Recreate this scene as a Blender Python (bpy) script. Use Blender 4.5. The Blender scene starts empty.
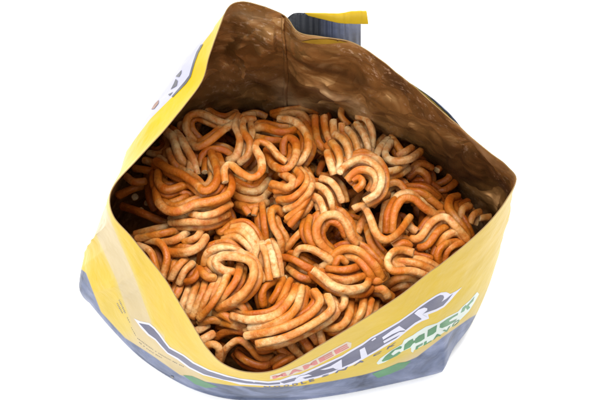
import bpy, bmesh, math, random
from mathutils import Vector, noise
from mathutils.bvhtree import BVHTree
from mathutils.geometry import tessellate_polygon

random.seed(11)
SC = bpy.context.scene
COL = SC.collection
CM = 0.01

# ------------------------------------------------------------------ camera
PITCH = math.radians(62)
F = Vector((0, math.cos(PITCH), -math.sin(PITCH)))
R = Vector((1, 0, 0))
U = R.cross(F)
DIST = 45.0
CAMP = Vector((0, 0, 5.0)) - F * DIST
K = 18.0 / 600.0 / DIST

def ray(px, py):
    return F + R * ((px - 300) * K) + U * ((200 - py) * K)

def P(px, py, z):
    """point (cm) at height z seen at photo position px,py"""
    d = ray(px, py)
    return CAMP + d * ((z - CAMP.z) / d.z)

cd = bpy.data.cameras.new('camera')
cam = bpy.data.objects.new('camera', cd)
COL.objects.link(cam)
cam.location = CAMP * CM
cam.rotation_euler = F.to_track_quat('-Z', 'Y').to_euler()
cd.sensor_width = 36
cd.lens = 36 * DIST / 18.0
cd.clip_start = 0.01
cd.clip_end = 60
SC.camera = cam

# ------------------------------------------------------------------ helpers
def link(name, me, mat=None, parent=None, smooth=True):
    o = bpy.data.objects.new(name, me)
    COL.objects.link(o)
    if mat:
        for m in (mat if isinstance(mat, (list, tuple)) else [mat]):
            me.materials.append(m)
    if smooth:
        me.polygons.foreach_set('use_smooth', [True] * len(me.polygons))
    if parent:
        o.parent = parent
    return o

def empty(name, label=None, cat=None, group=None, loc=(0, 0, 0)):
    o = bpy.data.objects.new(name, None)
    COL.objects.link(o)
    o.empty_display_size = 0.01
    o.location = loc
    if label: o['label'] = label
    if cat: o['category'] = cat
    if group: o['group'] = group
    return o

def newmat(name):
    m = bpy.data.materials.new(name)
    m.use_nodes = True
    nt = m.node_tree
    return m, nt, nt.nodes['Principled BSDF']

def N(nt, t, **kw):
    n = nt.nodes.new(t)
    for k, v in kw.items():
        setattr(n, k, v)
    return n

def ramp(nt, fac, stops, interp='LINEAR'):
    r = N(nt, 'ShaderNodeValToRGB')
    cr = r.color_ramp
    cr.interpolation = interp
    while len(cr.elements) < len(stops):
        cr.elements.new(0.5)
    for e, (p, c) in zip(cr.elements, stops):
        e.position = p
        e.color = (*c, 1) if len(c) == 3 else c
    nt.links.new(fac, r.inputs[0])
    return r.outputs[0]

def noise_node(nt, scale, detail=4, rough=0.55, vec=None, dist=0):
    n = N(nt, 'ShaderNodeTexNoise')
    n.inputs['Scale'].default_value = scale
    n.inputs['Detail'].default_value = detail
    n.inputs['Roughness'].default_value = rough
    n.inputs['Distortion'].default_value = dist
    if vec: nt.links.new(vec, n.inputs['Vector'])
    return n.outputs['Fac']

def mixc(nt, fac, a, b, mode='MIX'):
    m = N(nt, 'ShaderNodeMix', data_type='RGBA', blend_type=mode)
    for sock, v in ((m.inputs[0], fac), (m.inputs[6], a), (m.inputs[7], b)):
        if hasattr(v, 'is_output'): nt.links.new(v, sock)
        elif isinstance(v, (int, float)): sock.default_value = v
        else: sock.default_value = (*v, 1)
    return m.outputs[2]

def math_n(nt, op, a, b=None):
    m = N(nt, 'ShaderNodeMath', operation=op)
    for i, v in enumerate((a, b)):
        if v is None: continue
        if hasattr(v, 'is_output'): nt.links.new(v, m.inputs[i])
        else: m.inputs[i].default_value = v
    return m.outputs[0]

def bump(nt, bsdf, h, strength, dist):
    b = N(nt, 'ShaderNodeBump')
    b.inputs['Strength'].default_value = strength
    b.inputs['Distance'].default_value = dist
    nt.links.new(h, b.inputs['Height'])
    nt.links.new(b.outputs[0], bsdf.inputs['Normal'])

# ------------------------------------------------------------------ materials
def noodle_mat(name, lo, hi, seas, bias):
    m, nt, b = newmat(name)
    geo = N(nt, 'ShaderNodeNewGeometry')
    pos = geo.outputs['Position']
    oi = N(nt, 'ShaderNodeObjectInfo')
    big = noise_node(nt, 78, 4, 0.55, pos, 0.5)
    s = math_n(nt, 'ADD', big, math_n(nt, 'MULTIPLY', math_n(nt, 'SUBTRACT', oi.outputs['Random'], 0.5), 0.16))
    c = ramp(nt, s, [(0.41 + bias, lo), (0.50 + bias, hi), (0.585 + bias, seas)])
    fine = noise_node(nt, 420, 4, 0.65, pos)
    c = mixc(nt, ramp(nt, fine, [(0.42, (0, 0, 0)), (0.70, (1, 1, 1))]), c, seas)
    mott = noise_node(nt, 170, 2, 0.5, pos)
    c = mixc(nt, 0.5, c, ramp(nt, mott, [(0.35, (0.90, 0.56, 0.30)), (0.65, (1.14, 1.34, 1.6))]), 'MULTIPLY')
    # tiny brown seasoning grains
    gr = N(nt, 'ShaderNodeTexVoronoi')
    gr.inputs['Scale'].default_value = 900
    nt.links.new(pos, gr.inputs['Vector'])
    gsel = math_n(nt, 'LESS_THAN', gr.outputs['Distance'], 0.11)
    c = mixc(nt, math_n(nt, 'MULTIPLY', gsel, 0.55), c, (0.16, 0.045, 0.01))
    nt.links.new(c, b.inputs['Base Color'])
    rr = ramp(nt, noise_node(nt, 260, 3, 0.6, pos), [(0.35, (0.28, 0.28, 0.28)), (0.65, (0.6, 0.6, 0.6))])
    nt.links.new(rr, b.inputs['Roughness'])
    b.inputs['Specular IOR Level'].default_value = 0.27
    b.inputs['Subsurface Weight'].default_value = 0.22
    b.inputs['Subsurface Radius'].default_value = (0.9, 0.4, 0.15)
    b.inputs['Subsurface Scale'].default_value = 0.0016
    h = math_n(nt, 'ADD', noise_node(nt, 700, 5, 0.6, pos), math_n(nt, 'MULTIPLY', mott, 1.3))
    bump(nt, b, h, 0.6, 0.0007)
    return m

PALE = (0.45, 0.295, 0.140); BEIGE = (0.40, 0.205, 0.066)
TAN = (0.37, 0.160, 0.038); ORNG = (0.34, 0.110, 0.011); DEEP = (0.28, 0.070, 0.004)
M_N = {
    'p': noodle_mat('noodle pale', PALE, BEIGE, ORNG, 0.03),
    'm': noodle_mat('noodle tan', (0.46, 0.275, 0.115), (0.385, 0.175, 0.045), (0.33, 0.095, 0.009), 0.0),
    'o': noodle_mat('noodle orange', BEIGE, ORNG, DEEP, -0.03),
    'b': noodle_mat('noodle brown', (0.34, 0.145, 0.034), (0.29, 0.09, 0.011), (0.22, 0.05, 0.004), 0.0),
}
m_end, nt, b = newmat('noodle broken end')
pos = N(nt, 'ShaderNodeNewGeometry').outputs['Position']
nt.links.new(ramp(nt, noise_node(nt, 900, 3, 0.6, pos), [(0.35, (0.46, 0.27, 0.11)), (0.65, (0.60, 0.42, 0.22))]), b.inputs['Base Color'])
b.inputs['Roughness'].default_value = 0.6
bump(nt, b, noise_node(nt, 1400, 3, 0.6, pos), 0.5, 0.0004)

def film_print_mat():
    m, nt, b = newmat('printed film')
    pos = N(nt, 'ShaderNodeNewGeometry').outputs['Position']
    def at(n):
        a = N(nt, 'ShaderNodeAttribute'); a.attribute_name = n
        return a.outputs['Fac']
    soft = noise_node(nt, 120, 3, 0.5, pos)
    yel = ramp(nt, at('glare_fade'), [(0.0, (0.335, 0.222, 0.0003)), (0.4, (0.335, 0.232, 0.002)), (0.85, (0.325, 0.243, 0.045)), (1.0, (0.305, 0.240, 0.125))])  # yellow print, paling to cream for glare put into the colour
    yel = mixc(nt, 0.35, yel, ramp(nt, soft, [(0.3, (0.85, 0.85, 0.85)), (0.7, (1.08, 1.08, 1.08))]), 'MULTIPLY')
    # halftone dots of the print
    dots = N(nt, 'ShaderNodeTexVoronoi'); dots.inputs['Scale'].default_value = 1500
    nt.links.new(pos, dots.inputs['Vector'])
    dm = math_n(nt, 'MULTIPLY', math_n(nt, 'LESS_THAN', dots.outputs['Distance'], 0.22), 0.12)
    yel = mixc(nt, dm, yel, (0.30, 0.20, 0.03))
    blue = ramp(nt, noise_node(nt, 75, 4, 0.6, pos, 0.6), [(0.32, (0.022, 0.029, 0.055)), (0.5, (0.066, 0.082, 0.14)), (0.70, (0.125, 0.145, 0.23))])
    wav = at('blue')
    bf = ramp(nt, wav, [(0.47, (0, 0, 0)), (0.525, (1, 1, 1))])
    c = mixc(nt, bf, yel, blue)
    # white side panel
    wf = ramp(nt, at('white'), [(0.49, (0, 0, 0)), (0.51, (1, 1, 1))])
    c = mixc(nt, wf, c, (0.25, 0.25, 0.32))
    nt.links.new(c, b.inputs['Base Color'])
    b.inputs['Roughness'].default_value = 0.42
    b.inputs['IOR'].default_value = 1.3
    b.inputs['Specular IOR Level'].default_value = 0.2
    h = math_n(nt, 'ADD', noise_node(nt, 55, 3, 0.5, pos, 0.8), math_n(nt, 'MULTIPLY', noise_node(nt, 260, 3, 0.5, pos), 0.25))
    bump(nt, b, h, 0.35, 0.002)
    return m
M_FILM = film_print_mat()

def lining_mat():
    m, nt, b = newmat('foil lining')
    pos = N(nt, 'ShaderNodeNewGeometry').outputs['Position']
    n1 = noise_node(nt, 30, 3, 0.42, pos, 1.0)
    c = ramp(nt, n1, [(0.32, (0.07, 0.027, 0.006)), (0.46, (0.20, 0.092, 0.023)), (0.56, (0.29, 0.145, 0.045)), (0.70, (0.42, 0.26, 0.125))])  # brown of the mirrored noodles painted into the foil colour
    sp = noise_node(nt, 520, 3, 0.7, pos)
    reg = noise_node(nt, 34, 2, 0.5, pos)
    f = math_n(nt, 'MULTIPLY', ramp(nt, sp, [(0.56, (0, 0, 0)), (0.68, (1, 1, 1))]), ramp(nt, reg, [(0.45, (0, 0, 0)), (0.6, (0.75, 0.75, 0.75))]))
    c = mixc(nt, f, c, (0.52, 0.36, 0.24))
    nt.links.new(c, b.inputs['Base Color'])
    b.inputs['Metallic'].default_value = 0.6
    rr = ramp(nt, noise_node(nt, 90, 3, 0.6, pos), [(0.3, (0.42, 0.42, 0.42)), (0.7, (0.56, 0.56, 0.56))])
    nt.links.new(rr, b.inputs['Roughness'])
    nc = N(nt, 'ShaderNodeTexNoise'); nc.inputs['Scale'].default_value = 55; nc.inputs['Detail'].default_value = 2
    nt.links.new(pos, nc.inputs['Vector'])
    def vm(op, a, c2):
        n = N(nt, 'ShaderNodeVectorMath', operation=op)
        for k, v in enumerate((a, c2)):
            if hasattr(v, 'is_output'): nt.links.new(v, n.inputs[k])
            else: n.inputs[k].default_value = v
        return n
    wob = vm('MULTIPLY', vm('SUBTRACT', nc.outputs['Color'], (0.5, 0.5, 0.5)).outputs[0], (0.022, 0.022, 0.022)).outputs[0]
    wp = vm('ADD', pos, wob).outputs[0]
    # crumple facets: every cell of the foil tilts its own way
    hs = []
    for sc, k in ((70, 0.9), (150, 0.28)):
        vo = N(nt, 'ShaderNodeTexVoronoi'); vo.inputs['Scale'].default_value = sc
        nt.links.new(wp, vo.inputs['Vector'])
        rel = vm('SUBTRACT', wp, vo.outputs['Position']).outputs[0]
        til = vm('SUBTRACT', vo.outputs['Color'], (0.5, 0.5, 0.5)).outputs[0]
        hs.append(math_n(nt, 'MULTIPLY', vm('DOT_PRODUCT', rel, til).outputs['Value'], 1.0 * k))
    h = math_n(nt, 'ADD', hs[0], hs[1])
    h = math_n(nt, 'ADD', h, math_n(nt, 'MULTIPLY', noise_node(nt, 60, 3, 0.5, pos, 0.6), 0.0035))
    bump(nt, b, h, 0.9, 1.0)
    return m
M_LIN = lining_mat()

def flat_mat(name, col, rough=0.35, var=0.15, metal=0, spec=0.12):
    m, nt, b = newmat(name)
    pos = N(nt, 'ShaderNodeNewGeometry').outputs['Position']
    lo = tuple(x * (1 - var) for x in col); hi = tuple(min(1, x * (1 + var)) for x in col)
    nt.links.new(ramp(nt, noise_node(nt, 150, 4, 0.6, pos), [(0.3, lo), (0.7, hi)]), b.inputs['Base Color'])
    b.inputs['Roughness'].default_value = rough
    b.inputs['Metallic'].default_value = metal
    b.inputs['Specular IOR Level'].default_value = spec
    return m
M_WHITE = flat_mat('white ink', (0.33, 0.33, 0.40), 0.35, 0.06)
M_BLUE = flat_mat('slate blue ink', (0.032, 0.033, 0.072), 0.35, 0.25)
M_LAV = flat_mat('lavender ink', (0.25, 0.28, 0.42), 0.35, 0.15)
M_GREEN = flat_mat('green ink', (0.026, 0.115, 0.042), 0.35, 0.2)
M_LGREEN = flat_mat('pale green ink', (0.32, 0.36, 0.335), 0.35, 0.08)
M_RED = flat_mat('red ink', (0.27, 0.05, 0.04), 0.35, 0.2)
M_BLACK = flat_mat('black ink', (0.05, 0.05, 0.06), 0.35, 0.3)
M_BROWN = flat_mat('brown ink', (0.10, 0.045, 0.025), 0.4, 0.4)
M_YEL = flat_mat('yellow film', (0.34, 0.225, 0.012), 0.3, 0.08)
M_OLIVE = flat_mat('olive tint', (0.22, 0.125, 0.012), 0.35, 0.2)
M_DARK = flat_mat('dark sealed film', (0.016, 0.017, 0.024), 0.33, 0.3)

# ------------------------------------------------------------------ ground
m_bg, nt, b = newmat('white paper sheet')
pos = N(nt, 'ShaderNodeNewGeometry').outputs['Position']
nt.links.new(ramp(nt, noise_node(nt, 30, 3, 0.5, pos), [(0.3, (0.95, 0.95, 0.95)), (0.7, (0.97, 0.97, 0.97))]), b.inputs['Base Color'])
b.inputs['Roughness'].default_value = 0.8
bm = bmesh.new()
bmesh.ops.create_grid(bm, x_segments=8, y_segments=8, size=6.0)
me = bpy.data.meshes.new('ground'); bm.to_mesh(me); bm.free()
g = link('ground', me, m_bg, smooth=False)
g['kind'] = 'structure'

# ------------------------------------------------------------------ packet surface
# columns: rim (px,py,z cm), middle, low
C = [
 ((285, 15, 10.5), (287, 74, 6.3), (288, 150, 1.5)),
 ((262, 5, 11.0), (264, 64, 6.7), (262, 150, 1.5)),
 ((242, 1, 11.0), (238, 58, 7.0), (235, 150, 1.5)),
 ((228, 7, 10.8), (214, 48, 7.6), (210, 155, 1.5)),
 ((219, 27, 10.4), (190, 60, 7.6), (190, 165, 1.5)),
 ((209, 55, 9.9), (172, 80, 7.3), (172, 172, 1.5)),
 ((202, 80, 9.4), (154, 103, 6.9), (156, 180, 1.5)),
 ((185, 104, 9.1), (141, 123, 6.7), (145, 190, 1.5)),
 ((162, 132, 8.7), (129, 145, 6.4), (130, 200, 1.5)),
 ((138, 158, 8.3), (120, 170, 6.1), (115, 215, 1.5)),
 ((115, 183, 7.9), (109, 195, 5.7), (100, 235, 1.6)),
 ((109, 200, 7.6), (100, 222, 5.0), (90, 250, 1.8)),
 ((114, 218, 7.3), (96, 243, 4.5), (82, 266, 1.8)),
 ((130, 236, 7.1), (101, 263, 4.2), (79, 289, 1.4)),
 ((147, 257, 6.9), (115, 284, 4.0), (88, 300, 1.2)),
 ((165, 280, 6.7), (138, 306, 3.9), (110, 326, 1.0)),
 ((180, 305, 6.5), (158, 331, 3.7), (137, 353, 0.9)),
 ((195, 330, 6.3), (180, 353, 3.6), (167, 374, 0.8)),
 ((207, 349, 6.1), (204, 370, 3.5), (196, 388, 0.8)),
 ((224, 365, 6.0), (231, 381, 3.5), (228, 396, 0.8)),
 ((250, 373, 6.0), (259, 387, 3.5), (264, 398, 0.8)),
 ((280, 369, 6.0), (290, 383, 3.5), (303, 396.5, 0.8)),
 ((320, 346, 6.3), (330, 367, 3.7), (345, 391, 0.8)),
 ((360, 322, 6.6), (370, 351, 3.9), (386, 383, 0.8)),
 ((400, 296, 7.0), (408, 334, 4.1), (423, 375, 0.8)),
 ((428, 274, 7.2), (431, 321, 4.2), (441, 370.5, 0.8)),
 ((442, 264, 7.35), (444, 310, 4.35), (445, 367, 0.8)),
 ((468, 243, 7.6), (464, 289, 4.6), (455, 346, 0.9)),
 ((491, 221, 7.8), (485, 262, 5.0), (473, 321, 1.1)),
 ((507, 200, 8.0), (504, 229, 5.4), (491, 280, 1.5)),
 ((517, 179, 8.2), (512, 203, 5.8), (493, 257, 1.5)),
 ((507, 165, 8.4), (500, 190, 5.6), (475, 235, 1.5)),
 ((489, 151, 8.6), (480, 177, 5.6), (457, 217, 1.5)),
 ((464, 130, 8.8), (458, 162, 5.6), (440, 204, 1.5)),
 ((431, 101, 9.1), (428, 141, 5.6), (415, 190, 1.5)),
 ((402, 76, 9.4), (402, 124, 5.7), (390, 177, 1.5)),
 ((378, 57, 9.7), (376, 110, 5.8), (362, 166, 1.5)),
 ((352, 42, 9.9), (350, 98, 5.9), (340, 158, 1.5)),
 ((322, 36.5, 10.0), (324, 90, 6.0), (318, 153, 1.5)),
 ((299, 32, 10.2), (302, 82, 6.2), (300, 150, 1.5)),
]
NCOL = len(C)
RIM = [P(*c[0]) for c in C]
MID = [P(*c[1]) for c in C]
LOW = [P(*c[2]) for c in C]
cen = sum(LOW, Vector()) / NCOL
BASE = [Vector((cen.x + (p.x - cen.x) * 0.93, cen.y + (p.y - cen.y) * 0.93, 0.03)) for p in LOW]

def cr(p0, p1, p2, p3, t):
    return 0.5 * ((2 * p1) + (p2 - p0) * t + (2 * p0 - 5 * p1 + 4 * p2 - p3) * t * t + (3 * p1 - p0 - 3 * p2 + p3) * t ** 3)

def loop_at(L, u):
    n = len(L); i = int(math.floor(u)) % n; t = u - math.floor(u)
    return cr(L[i - 1], L[i], L[(i + 1) % n], L[(i + 2) % n], t)

def win(x, a, b, s):
    return max(0, min(1, (x - a) / s)) * max(0, min(1, (b - x) / s))

def S(u, v):
    """u in columns, v 0 rim .5 mid 1 low 1.2 base"""
    a, m, l, bb = (loop_at(L, u) for L in (RIM, MID, LOW, BASE))
    if v <= 0.5:
        p = cr(a + (a - m) * 0.6, a, m, l, v * 2)
    elif v <= 1.0:
        p = cr(a, m, l, bb + (l - m) * 0.15, v * 2 - 1)
    else:
        t = min(1, (v - 1) * 5)
        p = l.lerp(bb, t) + Vector((p0x(u), p0y(u), 0)) * 0.12 * math.sin(math.pi * t)
    return p

def p0x(u):
    l = loop_at(LOW, u) - cen
    return l.x / max(0.1, math.hypot(l.x, l.y))
def p0y(u):
    l = loop_at(LOW, u) - cen
    return l.y / max(0.1, math.hypot(l.x, l.y))

CREASE = [(284, 24, 244, 28, .10, 10), (284, 27, 236, 78, -.16, 16), (262, 92, 215, 60, .10, 12), (292, 44, 352, 66, .12, 12), (330, 92, 392, 74, -.14, 14),
          (458, 136, 499, 198, .20, 14), (402, 82, 436, 136, .14, 14), (372, 112, 436, 118, -.12, 12), (470, 150, 440, 160, .1, 10), (345, 52, 398, 96, .1, 12), (240, 10, 222, 60, .1, 12)]
def scr(p):
    d = p - CAMP; z = d.dot(F)
    return 300 + d.dot(R) / z / K, 200 - d.dot(U) / z / K

def surf(u, v):
    p = S(u, v)
    e = 0.04
    du = S((u + e) % NCOL, v) - S((u - e) % NCOL, v)
    dv = S(u, min(1.2, v + 0.01)) - S(u, max(0, v - 0.01))
    n = dv.cross(du)
    n = n.normalized() if n.length > 1e-9 else Vector((0, 0, 1))
    if n.x * (p.x - cen.x) + n.y * (p.y - cen.y - 0.6) < 0 and v < 1.0:
        n = -n
    # crumples in the foil: broad dents and sharper ridges, calmer at rim and foot
    w = min(1, 0.15 + v * 3.0) * (1 if v < 0.85 else max(0, (1.05 - v) / 0.2))
    back = win(u % NCOL, 0, 9, 1) + win(u % NCOL, 30, NCOL, 1) if 1 else 0
    q = p * 0.62
    d = noise.noise(q) * 0.16
    rg = abs(noise.noise(p * 0.95 + Vector((7, 1, 3))))
    d += (0.22 - rg) * 0.20 * (0.35 + 0.65 * back)
    rg2 = abs(noise.noise(p * 2.1 + Vector((2, 9, 5))))
    d += (0.2 - rg2) * 0.09 * (0.3 + 0.7 * back)
    calm = 1 - 0.68 * win(u % NCOL, 2.2, 30, 1.0)
    d *= calm
    if v < 0.8:
        sx_, sy_ = scr(p)
        for (ax, ay, bx, by, am, wd) in CREASE:
            ddx, ddy = bx - ax, by - ay
            t = ((sx_ - ax) * ddx + (sy_ - ay) * ddy) / (ddx * ddx + ddy * ddy)
            if -0.2 < t < 1.2:
                e2 = abs((sx_ - ax) * ddy - (sy_ - ay) * ddx) / math.hypot(ddx, ddy)
                if e2 < wd: d += am * (1 - e2 / wd) * min(1, (t + 0.2) * 4, (1.2 - t) * 4) * (1 if back > 0.5 else 0)
    # pleats at the left corner, fanning down
    pw = win(u, 10.3, 15.8, 1.2) * min(1, max(0, (v - 0.12) * 3))
    ph = u * 1.55 + v * 0.9 + 0.35 * math.sin(u * 2.1 + 1)
    d += pw * (1 - 0.75 * max(0, v - 0.5) * 2) * (0.17 * (0.5 - abs(math.sin(ph)) ** 0.6) + 0.06 * (0.5 - abs(math.sin(ph * 2.3 + 0.6)) ** 0.7))
    # creases at the right bottom corner
    pw = win(u, 24.5, 29.0, 1.0) * min(1, max(0, (v - 0.35) * 2.5))
    d += pw * 0.03 * math.sin(u * 4.1 - v * 5)
    # small wavy edge of the opening
    return p, n, n * (d * w)

NU, NV = 624, 96
VS = [(i / (NV - 1)) ** 0.9 * 1.2 for i in range(NV)]
GRID = []
for i in range(NU):
    u = i * NCOL / NU
    GRID.append([surf(u, v) for v in VS])

def lerp_tab(tab, x):
    for (a, fa), (b2, fb) in zip(tab, tab[1:]):
        if a <= x <= b2:
            return fa + (fb - fa) * (x - a) / (b2 - a)
    return tab[-1][1] if x > tab[-1][0] else tab[0][1]

# print edges and painted glare on the outside (as distance down the wall)
BLUE_L = [(60, 258), (81, 269), (86, 273), (92, 289), (101, 312), (125, 338), (150, 354), (180, 375), (200, 381), (230, 385.5), (262, 387.5), (300, 386), (333, 381), (363, 375), (400, 364.5), (417, 357), (443, 337), (470, 318), (520, 290)]
WHITE_L = [(0, 226), (30, 213), (44, 202), (52, 197), (63, 193), (77, 189), (82, 185), (97, 172), (119, 150), (139, 135), (159, 121), (172, 112), (190, 60)]
GLARE_L = [(90, 190), (112, 204), (118, 222), (127, 243), (139, 270), (149, 298), (158, 322), (172, 334), (196, 350), (212, 366), (232, 377), (256, 377), (300, 362), (340, 340), (400, 306), (470, 262), (505, 226), (525, 190)]
def pl_dist(L, x, y):
    best = 1e9; sg = 1
    for (ax, ay), (bx, by) in zip(L, L[1:]):
        dx, dy = bx - ax, by - ay
        t = max(0, min(1, ((x - ax) * dx + (y - ay) * dy) / (dx * dx + dy * dy)))
        ex, ey = x - ax - dx * t, y - ay - dy * t
        q = math.hypot(ex, ey)
        if q < best:
            best = q; sg = 1 if dx * (y - ay) - dy * (x - ax) > 0 else -1
    return best * sg

def make_wall(name, off, mat, flip, bottom, vmax=None):
    me = bpy.data.meshes.new(name)
    vs, fs = [], []
    for i in range(NU):
        for j in range(NV):
            p, n, d = GRID[i][j]
            o = off
            q = p + d + n * (o if VS[j] < 1.05 else o * 0.3)
            if VS[j] >= 1.1: q.z = max(q.z, 0.02 + (0.06 if off < 0 else 0))
            vs.append(q * CM)
    for i in range(NU):
        i2 = (i + 1) % NU
        for j in range(NV - 1):
            f = (i * NV + j, i * NV + j + 1, i2 * NV + j + 1, i2 * NV + j)
            fs.append(f[::-1] if flip else f)
    if bottom:
        c0 = len(vs)
        vs.append(Vector((cen.x, cen.y, 0.02 + (0.06 if off < 0 else 0))) * CM)
        for i in range(NU):
            i2 = (i + 1) % NU
            f = (i * NV + NV - 1, c0, i2 * NV + NV - 1)
            fs.append(f[::-1] if flip else f)
    me.from_pydata([tuple(v) for v in vs], [], fs)
    me.update()
    if not flip:
        AB, AW, AF = [], [], []
        for i in range(NU):
            u = i * NCOL / NU
            for j in range(NV):
                x, y = scr(GRID[i][j][0] + GRID[i][j][2])
                AB.append(max(0, min(1, 0.5 + pl_dist(BLUE_L, x, y) / 16)) if 11 < u < 30.5 else (1.0 if VS[j] > 0.12 and u >= 30.5 else 0.0))
                wv = lerp_tab(WHITE_L, y)
                AW.append(max(0, min(1, 0.5 + (wv - x) / 16)) if 2.2 < u < 10.5 and VS[j] > 0.04 else 0.0)
                dd = pl_dist(GLARE_L, x, y)
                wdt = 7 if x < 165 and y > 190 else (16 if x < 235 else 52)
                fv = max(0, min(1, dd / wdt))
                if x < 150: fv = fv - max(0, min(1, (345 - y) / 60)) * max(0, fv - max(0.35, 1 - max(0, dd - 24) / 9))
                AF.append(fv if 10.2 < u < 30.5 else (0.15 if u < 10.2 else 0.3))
        for nm, dat in (('blue', AB), ('white', AW), ('glare_fade', AF)):
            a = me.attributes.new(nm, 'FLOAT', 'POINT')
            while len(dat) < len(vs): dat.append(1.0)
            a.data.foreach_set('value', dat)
    return link(name, me, mat)

packet = empty('snack_packet', 'torn open yellow and slate blue foil packet full of dry noodle snack', 'snack packet', loc=(0, 0, 0))
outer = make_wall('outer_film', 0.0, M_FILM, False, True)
outer.parent = packet
inner = make_wall('inner_lining', -0.028, M_LIN, True, True)
inner.parent = packet
inner['label'] = 'crumpled foil lining inside the packet, brown noodle reflection painted in'
outer['label'] = 'glossy yellow printed film with slate blue foot'
# rolled edge that joins film and lining round the opening
bm = bmesh.new()
rings = []
for i in range(NU):
    p, n, d = GRID[i][0]
    up = (GRID[i][0][0] - GRID[i][1][0]).normalized()
    a = p + d; b_ = p + d - n * 0.028
    rings.append([bm.verts.new(a * CM), bm.verts.new(((a + b_) / 2 + up * 0.014) * CM), bm.verts.new(b_ * CM)])
for i in range(NU):
    r1, r2 = rings[i], rings[(i + 1) % NU]
    for k in range(2):
        bm.faces.new((r1[k], r2[k], r2[k + 1], r1[k + 1]))
me = bpy.data.meshes.new('cut_edge'); bm.to_mesh(me); bm.free()
link('cut_edge', me, flat_mat('cut edge', (0.15, 0.095, 0.04), 0.5, 0.2), packet)

# back seam running down the lining
def strip(path, half, lift, name, mat, parent, thick=0.03):
    """a thin folded strip along a list of (point, side, normal)"""
    bm = bmesh.new(); rows = []
    for p, s, n in path:
        prof = [(-1, 0), (-0.9, thick), (-0.2, thick * 1.5), (0.6, thick * 1.2), (1.0, thick * 0.4), (1.0, 0)]
        rows.append([bm.verts.new((p + s * (a * half) + n * (lift + h)) * CM) for a, h in prof])
    for r1, r2 in zip(rows, rows[1:]):
        for k in range(len(r1) - 1):
            bm.faces.new((r1[k], r1[k + 1], r2[k + 1], r2[k]))
    bmesh.ops.recalc_face_normals(bm, faces=bm.faces)
    me = bpy.data.meshes.new(name); bm.to_mesh(me); bm.free()
    return link(name, me, mat, parent)
path = []
for j in range(0, 78):
    v = VS[j]
    p, n, d = surf(0.06, v)
    sd = (S(0.3, v) - S(NCOL - 0.2, v)).normalized()
    path.append((p + d + sd * 0.02 * math.sin(j * 0.3), sd, -n))
strip(path, 0.06, 0.035, 'back_seam', M_LIN, inner, 0.035)

# ------------------------------------------------------------------ print on the film
bpy.context.view_layer.update()
bvh = BVHTree.FromPolygons([v.co.copy() for v in outer.data.vertices], [tuple(p.vertices) for p in outer.data.polygons])

def on_film(px, py, off):
    d = ray(px, py).normalized()
    o = CAMP * CM
    # first hit on the film from the outside
    hit = bvh.ray_cast(o, d)
    if hit[0] is None: return None
    n = hit[1]
    if n.dot(d) > 0: n = -n
    return hit[0] + n * off * CM

def decal(name, polys, mat, off, parent=outer, maxlen=3.0, label=None):
    bm = bmesh.new()
    for poly in polys:
        tris = tessellate_polygon([[Vector((x, y, 0)) for x, y in poly]])
        vv = [bm.verts.new((x, y, 0)) for x, y in poly]
        for t in tris:
            try: bm.faces.new([vv[k] for k in t])
            except ValueError: pass
    for _ in range(6):
        e = [e for e in bm.edges if e.calc_length() > maxlen]
        if not e: break
        bmesh.ops.subdivide_edges(bm, edges=e, cuts=1)
        bmesh.ops.triangulate(bm, faces=bm.faces)
    dead = []
    for v in bm.verts:
        q = on_film(v.co.x, v.co.y, off)
        if q is None: dead.append(v)
        else: v.co = q
    bmesh.ops.delete(bm, geom=dead, context='VERTS')
    bad = [e for e in bm.edges if e.calc_length() > 0.012]
    bmesh.ops.delete(bm, geom=bad, context='EDGES')
    me = bpy.data.meshes.new(name); bm.to_mesh(me); bm.free()
    o = link(name, me, mat, parent)
    if label: o['label'] = label
    return o

_tc = {}
def glyph(ch, bold):
    key = (ch, bold)
    if key in _tc: return _tc[key]
    cu = bpy.data.curves.new('t', 'FONT'); cu.body = ch; cu.size = 1; cu.offset = bold; cu.resolution_u = 3
    ob = bpy.data.objects.new('t', cu); COL.objects.link(ob)
    dg = bpy.context.evaluated_depsgraph_get()
    dg.update()
    me = bpy.data.meshes.new_from_object(ob.evaluated_get(dg))
    vs = [(v.co.x, v.co.y) for v in me.vertices]; fs = [tuple(p.vertices) for p in me.polygons]
    bpy.data.objects.remove(ob); bpy.data.curves.remove(cu); bpy.data.meshes.remove(me)
    x0 = min(v[0] for v in vs); x1 = max(v[0] for v in vs); y0 = min(v[1] for v in vs); y1 = max(v[1] for v in vs)
    if x1 - x0 < 0.05: x1 = x0 + 0.05
    r = ([((x - x0) / (x1 - x0), (y - y0) / (y1 - y0)) for x, y in vs], fs)
    _tc[key] = r
    return r

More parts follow.
